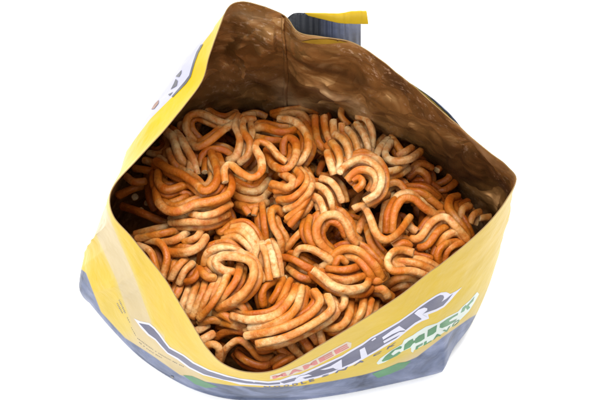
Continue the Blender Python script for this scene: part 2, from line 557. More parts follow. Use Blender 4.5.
def letters(name, cells, mat, off, bold=0.03, grow=0.0, parent=outer, label=None, maxlen=2.5):
    """cells: (char, bottom-left, bottom-right, top-right, top-left) in photo positions on the wall"""
    bm = bmesh.new()
    for ch, bl, br, tr, tl in cells:
        vs, fs = glyph(ch, bold)
        vv = []
        for x, y in vs:
            x = (x - 0.5) * (1 + grow) + 0.5; y = (y - 0.5) * (1 + grow * 1.6) + 0.5
            bx = (bl[0] + (br[0] - bl[0]) * x, bl[1] + (br[1] - bl[1]) * x)
            tx = (tl[0] + (tr[0] - tl[0]) * x, tl[1] + (tr[1] - tl[1]) * x)
            vv.append(bm.verts.new((bx[0] + (tx[0] - bx[0]) * y, bx[1] + (tx[1] - bx[1]) * y, 0)))
        for f in fs:
            try: bm.faces.new([vv[k] for k in f])
            except ValueError: pass
    bmesh.ops.triangulate(bm, faces=bm.faces)
    for _ in range(4):
        e = [e for e in bm.edges if e.calc_length() > maxlen]
        if not e: break
        bmesh.ops.subdivide_edges(bm, edges=e, cuts=1)
        bmesh.ops.triangulate(bm, faces=bm.faces)
    dead = []
    for v in bm.verts:
        q = on_film(v.co.x, v.co.y, off)
        if q is None: dead.append(v)
        else: v.co = q
    bmesh.ops.delete(bm, geom=dead, context='VERTS')
    me = bpy.data.meshes.new(name); bm.to_mesh(me); bm.free()
    o = link(name, me, mat, parent)
    if label: o['label'] = label
    return o

def word(txt, bottom, top, gap=0.12):
    """spread a word along two matching polylines"""
    def along(pl, t):
        x = t * (len(pl) - 1); i = min(len(pl) - 2, int(x)); f = x - i
        return (pl[i][0] + (pl[i + 1][0] - pl[i][0]) * f, pl[i][1] + (pl[i + 1][1] - pl[i][1]) * f)
    n = len(txt); out = []
    for i, ch in enumerate(txt):
        a = (i + gap / 2) / n; b2 = (i + 1 - gap / 2) / n
        out.append((ch, along(bottom, a), along(bottom, b2), along(top, b2), along(top, a)))
    return out

# logo: white contour, then the slate letters, then the white gaps inside them
decal('logo_outline', [
 [(134, 318.4), (140, 321.2), (149.5, 323.2), (155, 327.8), (160, 333.8), (165, 340.8), (170, 347.1), (184, 354.8), (194, 362.2), (209, 369.6), (228, 375.6), (240, 378.5),
  (240, 384.5), (225, 380.6), (203, 375.1), (189, 368.2), (177, 359.3), (167.4, 353.7), (161.2, 347.2), (155.3, 340.2), (148, 335.4), (141, 328)],
 [(240, 378.5), (268, 381.5), (280, 380), (292, 375.5), (300, 374.3), (316, 367.3), (330, 361), (342, 355.5), (350, 350.3), (363, 342.8), (371, 337), (382, 331),
  (399, 321), (413, 311), (420, 305.5), (428, 300), (436, 295), (441, 292.5), (446, 292), (448.5, 293), (450, 294), (456, 291), (462, 287),
  (455, 295), (450, 301), (444, 307), (437, 311), (428, 314.5), (429, 318.5), (422, 321), (415, 325), (407, 331), (398, 338.5), (386, 346), (376, 352),
  (368, 356.5), (353, 365), (345, 368), (332, 373.5), (318, 378), (305, 381), (290, 385), (268, 386), (240, 384.5)]],
 M_WHITE, 0.004, label='white contour round the slate blue logo letters')
decal('logo_swoosh', [[(139, 323), (149, 325), (154, 329), (159, 335), (164, 342), (169, 348.5), (183, 356), (193, 363.5), (208, 371), (227, 377), (246, 381),
  (268, 383.2), (280, 382.3), (280, 384), (268, 384.8), (246, 383.2), (224, 379.5), (204, 374), (190, 367), (178, 358), (168, 352.5), (162, 346), (156, 339), (149, 334)]],
 M_BLUE, 0.008, label='slate blue swoosh before the logo')
decal('logo_lettering', [
 [(280, 382), (288, 379.6), (296, 377.4), (294.5, 380.8), (284, 383.4)],
 [(300, 376.8), (316, 369.5), (330, 363), (342, 357.5), (350, 352.5), (363, 345), (371, 339), (382, 333), (399, 323), (413, 313), (420, 307.5), (428, 302), (436, 297),
  (440, 295), (443, 295.2), (444, 297), (443, 299.5), (441, 302), (446, 299), (453, 293.3), (448, 300), (443, 305.5), (436, 309), (422, 314), (417, 315), (421.5, 319), (415, 322.5), (407, 328.7),
  (396, 338), (385, 344), (376, 350), (368, 354.5), (352, 363), (345, 366), (332, 371.5), (318, 376), (305, 378.7)]],
 M_BLUE, 0.008, label='slate blue letters of the brand name')
decal('letter_gap', [
 [(382, 337), (383, 339.5), (392, 334), (400, 330.5), (406, 330), (399, 325.5), (391, 330.5)],
 [(383, 340.8), (384, 343), (393, 338), (402, 333.5), (405, 331), (399, 331.8), (392, 335.8)],
 [(359.5, 349.5), (364.5, 346.8), (367, 354), (368, 356), (361, 358.8)],
 [(371, 340), (375, 337), (376, 338.2), (372, 340.8)],
 [(320, 369.5), (330, 366), (341.5, 359), (342, 368), (336, 369), (333, 367.5), (325, 369.5)],
 [(414, 313.2), (418, 309.5), (424, 307.3), (427, 308), (427, 310), (424, 312.5), (422, 314.2), (427, 317), (422, 319)],
 [(294, 380), (299, 376), (308, 374), (312, 375), (300, 378.2)]], M_WHITE, 0.012, maxlen=2)
# maker's name in red on white above the logo
mm = word('MAMEE', [(272, 379.2), (292, 374.3), (311, 367.3), (331, 356.8), (350, 347)], [(271, 376.6), (290, 371.2), (309, 363.6), (329, 353), (348, 343)])
letters('red_lettering', mm, M_RED, 0.008, bold=0.05)
decal('red_lettering_ground', [[(270, 379.4), (292, 375), (311.4, 368), (331.5, 357.6), (351, 347.4), (351.5, 342.8), (347, 341.6), (328.6, 351.4), (308.6, 362.2), (289.6, 370), (270, 375.6)]], flat_mat('pinkish ink', (0.31, 0.25, 0.18), 0.35, 0.1), 0.004)
# word under the logo
sn = [('S', (321.5, 377.6), (329, 375.2), (329, 373.4), (322, 375.6)), ('N', (335, 373.4), (346, 369.6), (348, 366.4), (337, 370.6)),
      ('A', (353.5, 366.2), (364, 361.6), (362.5, 359.6), (358, 361.4)), ('C', (372, 357.4), (380, 353.4), (382, 350.6), (374, 354.4)), ('K', (386.5, 349.8), (395, 344.8), (397.5, 341.2), (388, 346.8))]
nd = word('NOODLE', [(262, 388.6), (282, 387.4), (300, 384.8), (316, 380.4)], [(262, 386.4), (282, 385.2), (299, 382.4), (315, 377.8)], 0.35)
letters('small_lettering', sn + nd, M_BLUE, 0.006, bold=0.03)
decal('flavour_ground', [[(376.5, 363), (380, 358.5), (391, 350.5), (402, 344), (404, 340), (413, 335), (417, 332), (426, 326.5), (437, 323), (447, 317), (458, 311.5), (462, 307),
  (470, 300), (477, 292), (479, 294), (474, 303), (469, 311), (460, 320), (449, 328.5), (440, 335), (430, 341.5), (420, 347), (414, 350), (413, 352.5), (411, 351.5), (411, 347.5), (402, 351.5), (392, 358), (384, 362.5), (378, 364.5)]], M_LGREEN, 0.004)
decal('flavour_lettering', [
 [(381.5, 361), (385, 356.5), (392, 350.5), (400, 346), (402, 346.5), (401, 348.5), (395, 350), (391, 354), (393, 355.5), (399, 351.5), (401, 352.5), (397, 355.5), (389, 359.5), (383, 361.5)],
 [(403.5, 350.5), (404.5, 344.5), (409, 340.5), (413, 338.5), (413.2, 340.8), (415, 340.2), (415, 339), (419, 335.5), (424.5, 333), (424.5, 338.5), (421, 341), (415.4, 343.4), (415, 342.4), (413, 343.4), (410, 347.2)],
 [(427, 337), (427.8, 330), (437, 324.8), (436, 331.5), (433, 334)],
 [(439.5, 327.5), (440, 324), (447, 319), (458, 313), (457.5, 315), (453, 317.5), (449, 320.5), (449.5, 322), (455, 319.5), (457, 318.5), (455, 321.5), (447, 326), (442, 328)],
 [(460.5, 313), (462.5, 308), (466, 304.8), (466.2, 306.2), (474.5, 296.5), (473, 301), (468.6, 305.4), (470, 307.4), (467, 310), (465.6, 307.6), (464, 311)]],
 M_GREEN, 0.008, label='slanted green letters of the flavour name')
fl = word('FLAVO', [(414.5, 350.2), (425, 344.8), (437, 337.6), (449, 330.2), (460, 321.4)], [(415.5, 346.6), (425.5, 341.4), (437, 334.2), (449, 326.8), (460, 317.8)], 0.15)
letters('lower_flavour_lettering', fl, M_GREEN, 0.011, bold=0.03)
# green shapes along the foot
decal('green_leaf', [[(183, 375), (192, 376), (206, 382), (218, 387), (206, 388), (195, 384)]], M_GREEN, 0.004)
decal('green_leaf', [[(372, 374), (384, 369), (398, 363), (411, 361), (404, 368), (390, 374), (378, 378)]], M_GREEN, 0.004)
decal('ink_dot', [[(170.5, 375.5), (173.5, 376), (174, 378), (171.5, 378)]], M_BLACK, 0.02)
# small print: rows of tiny illegible marks
rnd = random.Random(4)
marks = []
def row(x0, y0, x1, y1, n, h, bend=0):
    for i in range(n):
        t = (i + 0.5) / n
        dx, dy = x1 - x0, y1 - y0; L = math.hypot(dx, dy)
        tx, ty = dx / L, dy / L; nx, ny = ty, -tx
        cx = x0 + dx * t + nx * bend * math.sin(math.pi * t); cy = y0 + dy * t + ny * bend * math.sin(math.pi * t)
        if rnd.random() < 0.12: continue
        w = L / n * rnd.uniform(0.25, 0.42); hh = h * rnd.uniform(0.6, 1) / 2
        marks.append([(cx - tx * w - nx * hh, cy - ty * w - ny * hh), (cx + tx * w - nx * hh, cy + ty * w - ny * hh), (cx + tx * w * 0.6 + nx * hh, cy + ty * w * 0.6 + ny * hh), (cx - tx * w * 0.8 + nx * hh, cy - ty * w * 0.8 + ny * hh)])
row(119, 299.5, 125.5, 313.5, 9, 1.6); row(117, 303, 123.5, 315, 8, 1.6)
row(127, 317, 130, 323, 3, 0.8); row(131, 327, 136, 336, 5, 0.6)
row(137, 338, 184, 367, 30, 0.75, -1.6); row(139, 342, 162, 358, 15, 0.75, -1)
decal('small_print', marks, flat_mat('grey ink', (0.09, 0.075, 0.06), 0.4, 0.2), 0.005, maxlen=4)
# marks on the white side panel
decal('side_mark', [[(176, 76.5), (182, 70), (181.5, 73.5), (179.5, 77)], [(171, 89.5), (174, 84), (176, 79), (178, 81), (177, 86)], [(168.5, 94.5), (173.5, 92), (170, 96)]], M_BLACK, 0.016)
decal('side_picture', [[(151.5, 109.5), (155, 104), (159, 100), (158.8, 103.5), (154.5, 109)]], M_BROWN, 0.016)
decal('panel_line', [[(201, 45), (203.5, 44), (198.6, 53), (195, 63), (191, 77), (186.5, 83.5), (173, 97.5), (172, 96.5), (185, 81.5), (189.4, 75.5), (193.6, 61), (196.8, 52)]], M_BLACK, 0.014)

# ------------------------------------------------------------------ torn seal strip behind the back edge
def band(name, top, bot, z, ridge, pitch, mat, parent, bow=0.0, nx=150, ny=10, thick=0.05):
    def along(pl, t):
        x = t * (len(pl) - 1); i = min(len(pl) - 2, int(x)); f = x - i
        p0 = pl[max(0, i - 1)]; p1 = pl[i]; p2 = pl[i + 1]; p3 = pl[min(len(pl) - 1, i + 2)]
        return [cr(p0[k], p1[k], p2[k], p3[k], f) for k in range(len(p1))]
    bm = bmesh.new(); fr = []; bk = []
    for i in range(nx):
        t = i / (nx - 1); a = along(top, t); b2 = along(bot, t)
        rf, rb = [], []
        for j in range(ny):
            s = j / (ny - 1)
            px = a[0] + (b2[0] - a[0]) * s; py = a[1] + (b2[1] - a[1]) * s; zz = a[2] + (b2[2] - a[2]) * s
            p = P(px, py, zz)
            env = max(0, min(1, (t - 0.12) * 2.2)) * max(0, min(1, (1.02 - t) * 9))
            off = ridge * env * math.sin((px - 285) / pitch * 6.283 + 0.6 * math.sin(px * 0.4)) + bow * math.sin(math.pi * s) + 0.05 * noise.noise(p * 1.5)
            q = p - F * off
            rf.append(bm.verts.new(q * CM)); rb.append(bm.verts.new((q + F * thick) * CM))
        fr.append(rf); bk.append(rb)
    for g1, fl in ((fr, False), (bk, True)):
        for r1, r2 in zip(g1, g1[1:]):
            for k in range(ny - 1):
                f = (r1[k], r1[k + 1], r2[k + 1], r2[k])
                bm.faces.new(f[::-1] if fl else f)
    for r1, r2, q1, q2 in zip(fr, fr[1:], bk, bk[1:]):
        bm.faces.new((r1[0], r2[0], q2[0], q1[0])); bm.faces.new((r1[-1], q1[-1], q2[-1], r2[-1]))
    for k in range(ny - 1):
        bm.faces.new((fr[0][k], bk[0][k], bk[0][k + 1], fr[0][k + 1]))
        bm.faces.new((fr[-1][k], fr[-1][k + 1], bk[-1][k + 1], bk[-1][k]))
    me = bpy.data.meshes.new(name); bm.to_mesh(me); bm.free()
    return link(name, me, mat, parent)

m_cr, nt, b = newmat('crimped seal film')
pos = N(nt, 'ShaderNodeNewGeometry').outputs['Position']
sx = N(nt, 'ShaderNodeSeparateXYZ'); nt.links.new(pos, sx.inputs[0])
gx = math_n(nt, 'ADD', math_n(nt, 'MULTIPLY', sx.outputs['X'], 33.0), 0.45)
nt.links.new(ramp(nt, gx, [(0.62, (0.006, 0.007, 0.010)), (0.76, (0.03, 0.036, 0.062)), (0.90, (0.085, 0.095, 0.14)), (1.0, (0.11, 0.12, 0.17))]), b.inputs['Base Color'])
b.inputs['Roughness'].default_value = 0.5
b.inputs['Specular IOR Level'].default_value = 0.15
bump(nt, b, noise_node(nt, 300, 3, 0.6, pos), 0.2, 0.001)
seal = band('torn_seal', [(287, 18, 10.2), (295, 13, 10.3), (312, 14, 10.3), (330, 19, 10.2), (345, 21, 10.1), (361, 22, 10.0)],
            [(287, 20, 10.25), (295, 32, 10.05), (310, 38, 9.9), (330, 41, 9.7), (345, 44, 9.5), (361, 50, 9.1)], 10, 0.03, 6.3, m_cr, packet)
seal['label'] = 'crimped dark blue seal strip behind the back edge'
band('seal_border', [(304, 12.5, 10.7), (322, 12.8, 10.7), (340, 12.8, 10.7), (352, 10.8, 10.75), (366.5, 10.6, 10.75)],
     [(308, 15.5, 10.5), (324, 19.5, 10.4), (340, 23.0, 10.35), (353, 23.6, 10.3), (368.5, 24.0, 10.3)], 10, 0.02, 9, M_YEL, seal, bow=0.05)
# flat olive patch on the lining just under the back edge
def on_lining(px, py, off):
    hits = None
    d = ray(px, py).normalized(); o = CAMP * CM
    h = bvh_in.ray_cast(o, d)
    if h[0] is None: return None
    n = h[1]
    if n.dot(d) > 0: n = -n
    return h[0] + n * off * CM
bvh_in = BVHTree.FromPolygons([v.co.copy() for v in inner.data.vertices], [tuple(p.vertices) for p in inner.data.polygons])
_of = on_film
on_film = on_lining
decal('olive_patch', [[(301, 40.8), (312, 38.6), (326, 38.0), (338, 39.4), (349, 41.6), (338, 42.0), (329, 43.0), (318, 43.2), (309, 42.2)]], M_OLIVE, 0.03, parent=inner, maxlen=2)
on_film = _of

# curled outer edge behind the right of the opening
def lip(name, pts, mat, parent):
    top = [(a[0], a[1], a[4]) for a in pts]; bot = [(a[2], a[3], a[4] - 0.5) for a in pts]
    return band(name, top, bot, 0, 0.012, 7, mat, parent, bow=0.04, nx=60, ny=6, thick=0.03)
lip('curled_edge', [(410, 82.5, 407, 84, 9.0), (420, 89, 418, 94, 8.8), (432, 97.5, 430, 103, 8.7), (444, 107.5, 441, 114, 8.6), (455, 119, 452, 124, 8.5), (465, 132.5, 462, 134, 8.4)],
    flat_mat('silvery film', (0.33, 0.35, 0.42), 0.3, 0.5), packet)
lip('curled_print', [(430, 98.4, 429, 101, 8.95), (436, 102.6, 435, 107, 8.9), (443, 108.8, 441, 113, 8.8), (450, 116, 448, 121, 8.7), (458, 126.5, 456, 129, 8.6)],
    flat_mat('navy film', (0.03, 0.045, 0.09), 0.3, 0.6), packet)
lip('curled_border', [(411, 84.2, 409, 85.0, 9.35), (421, 91.4, 419, 95, 9.25), (431, 99.6, 429, 103, 9.15), (442, 109.5, 440, 113, 9.0), (450, 117.5, 447, 120, 8.95)],
    M_YEL, packet)

# ------------------------------------------------------------------ noodles
def ztop(px, py):
    dx = (px - 300) / 190.0; dy = (py - 235) / 130.0
    r2 = dx * dx + dy * dy
    return 5.15 - 0.75 * min(1.6, r2) + 0.25 * noise.noise(Vector((px * 0.018, py * 0.018, 3.1)))

def resample(pts, step):
    """dense centre line in cm through control points"""
    n = len(pts)
    if n == 2:
        pts = [pts[0], (pts[0] + pts[1]) / 2, pts[1]]; n = 3
    out = []
    ext = [pts[0] * 2 - pts[1]] + pts + [pts[-1] * 2 - pts[-2]]
    for i in range(n - 1):
        L = (pts[i + 1] - pts[i]).length
        k = max(2, int(L / step))
        for j in range(k):
            out.append(cr(ext[i], ext[i + 1], ext[i + 2], ext[i + 3], j / k))
    out.append(pts[-1])
    return out

NS = 18
def tube_mesh(name, line, rad, seed):
    vs, fs, mi = [], [], []
    rr = random.Random(seed)
    n = len(line)
    # light smoothing keeps bends round
    for _ in range(2):
        line = [line[0]] + [(line[i - 1] + line[i] * 2 + line[i + 1]) / 4 for i in range(1, n - 1)] + [line[-1]]
    t0 = (line[1] - line[0]).normalized()
    nrm = t0.orthogonal().normalized()
    ph = rr.uniform(0, 6.28); flat = rr.uniform(0.86, 0.97)
    for i, p in enumerate(line):
        t = (line[min(n - 1, i + 1)] - line[max(0, i - 1)]).normalized()
        nrm = (nrm - t * nrm.dot(t)).normalized()
        bn = t.cross(nrm)
        r = rad * (0.97 + 0.17 * noise.noise(p * 1.3 + Vector((seed, 0, 0))) + 0.035 * noise.noise(p * 4.0))
        for k in range(NS):
            a = k / NS * 6.2832
            wob = 1 + 0.05 * noise.noise(p * 2.2 + Vector((math.cos(a), math.sin(a), seed * 0.7)))
            wob *= 1 + 0.045 * math.cos(4 * a + i * 0.03) + 0.05 * noise.noise(Vector((i * 0.22, math.cos(a) * 1.5, math.sin(a) * 1.5 + seed * 1.3))) + 0.045 * noise.noise(Vector((i * 0.6, math.cos(a) * 3, math.sin(a) * 3 + seed)))
            q = p + nrm * (math.cos(a + ph) * r * wob) + bn * (math.sin(a + ph) * r * wob * flat)
            vs.append(q)
    for i in range(n - 1):
        for k in range(NS):
            k2 = (k + 1) % NS
            fs.append((i * NS + k, i * NS + k2, (i + 1) * NS + k2, (i + 1) * NS + k)); mi.append(0)
    # broken ends: a shrunken rough ring, then a centre
    for end, sgn in ((0, -1), (n - 1, 1)):
        t = ((line[1] - line[0]) if end == 0 else (line[-1] - line[-2])).normalized() * sgn
        c = line[end]
        tilt = Vector((rr.uniform(-1, 1), rr.uniform(-1, 1), rr.uniform(-1, 1))) * 0.35
        prev = [end * NS + k for k in range(NS)]
        for sc, out in ((0.90, 0.10), (0.55, 0.14)):
            ring = []
            for k in range(NS):
                q = vs[end * NS + k]
                d = (q - c)
                ring.append(len(vs))
                vs.append(c + d * sc + t * rad * (out + rr.uniform(-0.07, 0.10) + tilt.dot(d) / rad * 0.35))
            for k in range(NS):
                k2 = (k + 1) % NS
                f = (prev[k], prev[k2], ring[k2], ring[k])
                fs.append(f if sgn > 0 else f[::-1]); mi.append(0 if sc > 0.8 else 1)
            prev = ring
        vs.append(c + t * rad * 0.12); cc = len(vs) - 1
        for k in range(NS):
            k2 = (k + 1) % NS
            f = (prev[k], prev[k2], cc)
            fs.append(f if sgn > 0 else f[::-1]); mi.append(1)
    me = bpy.data.meshes.new(name)
    me.from_pydata([tuple(v * CM) for v in vs], [], fs)
    me.polygons.foreach_set('material_index', mi)
    me.update()
    return me

_seed = [0]
def strand(pts, cls, layer, rpx=4.7, arch=0.30, parent=None, name='strand', extra=0.0):
    _seed[0] += 1
    L = 0
    cum = [0]
    for a, b2 in zip(pts, pts[1:]):
        L += math.hypot(a[0] - b2[0], a[1] - b2[1]); cum.append(L)
    cp = []
    ar = arch * min(1.3, L / 45.0)
    for p, c in zip(pts, cum):
        t = c / L
        z = ztop(p[0], p[1]) + layer * 0.33 + extra + ar * (1 - (2 * t - 1) ** 2) - ar * 0.4
        if len(p) > 2: z += p[2]
        cp.append(P(p[0], p[1], z))
    line = resample(cp, 0.07)
    me = tube_mesh(name, line, rpx * 0.0268, _seed[0])
    o = link(name, me, [M_N[cls], m_end], parent)
    return o

BR = random.Random(5)
polyx = [c[1][0] for c in C]; polyy = [c[1][1] for c in C]
def inside(px, py, sc=0.86):
    cx, cy = 300, 225
    x = cx + (px - cx) / sc; y = cy + (py - cy) / sc
    ins = False; j = NCOL - 1
    for i in range(NCOL):
        if (polyy[i] > y) != (polyy[j] > y) and x < (polyx[j] - polyx[i]) * (y - polyy[i]) / (polyy[j] - polyy[i]) + polyx[i]:
            ins = not ins
        j = i
    return ins
G_CL = 'curled clusters of fried noodle strands in the packet'
def cluster(label, strands, layer=0, r=4.7, arch=0.30):
    xs = [p[0] for s in strands for p in s[1]]; ys = [p[1] for s in strands for p in s[1]]
    if len(strands) == 1:
        o = strand(strands[0][1], strands[0][0], layer, r, arch, None, 'noodle_strand')
        o['label'] = label; o['category'] = 'noodle'; o['group'] = 'single noodle strands on top of the pile'
        return
    root = empty('noodle_cluster', label, 'noodles', G_CL)
    for i, s in enumerate(strands):
        ex = i * 0.07
        rr2 = s[2] if len(s) > 2 else r
        strand(s[1], s[0], layer, rr2, arch, root, 'strand', ex)
        # its neighbour in the same fried bundle, half hidden below it
        if len(s[1]) > 2 and rr2 > 4.1:
            sg = -1 if i % 2 else 1
            q = []
            for k, p in enumerate(s[1]):
                a, c = s[1][max(0, k - 1)], s[1][min(len(s[1]) - 1, k + 1)]
                dx, dy = c[0] - a[0], c[1] - a[1]; L = math.hypot(dx, dy) or 1
                o = sg * BR.uniform(3.5, 6.0)
                q.append((p[0] - dy / L * o, p[1] + dx / L * o))
            if all(inside(x, y, 0.9) for x, y in q):
                strand(q, {'p': 'm', 'm': BR.choice('mo'), 'o': 'o', 'b': 'b'}[s[0]], layer, rr2 * 0.95, arch, root, 'strand', ex - 0.30)
            q2 = [(2 * p[0] - a[0] + BR.uniform(-1, 1), 2 * p[1] - a[1] + BR.uniform(-1, 1)) for p, a in zip(s[1], q)]
            if all(inside(x, y, 0.9) for x, y in q2) and i % 2 == 0:
                strand(q2, {'p': 'm', 'm': BR.choice('mo'), 'o': 'm', 'b': 'b'}[s[0]], layer, rr2 * 0.95, arch, root, 'strand', ex - 0.52)

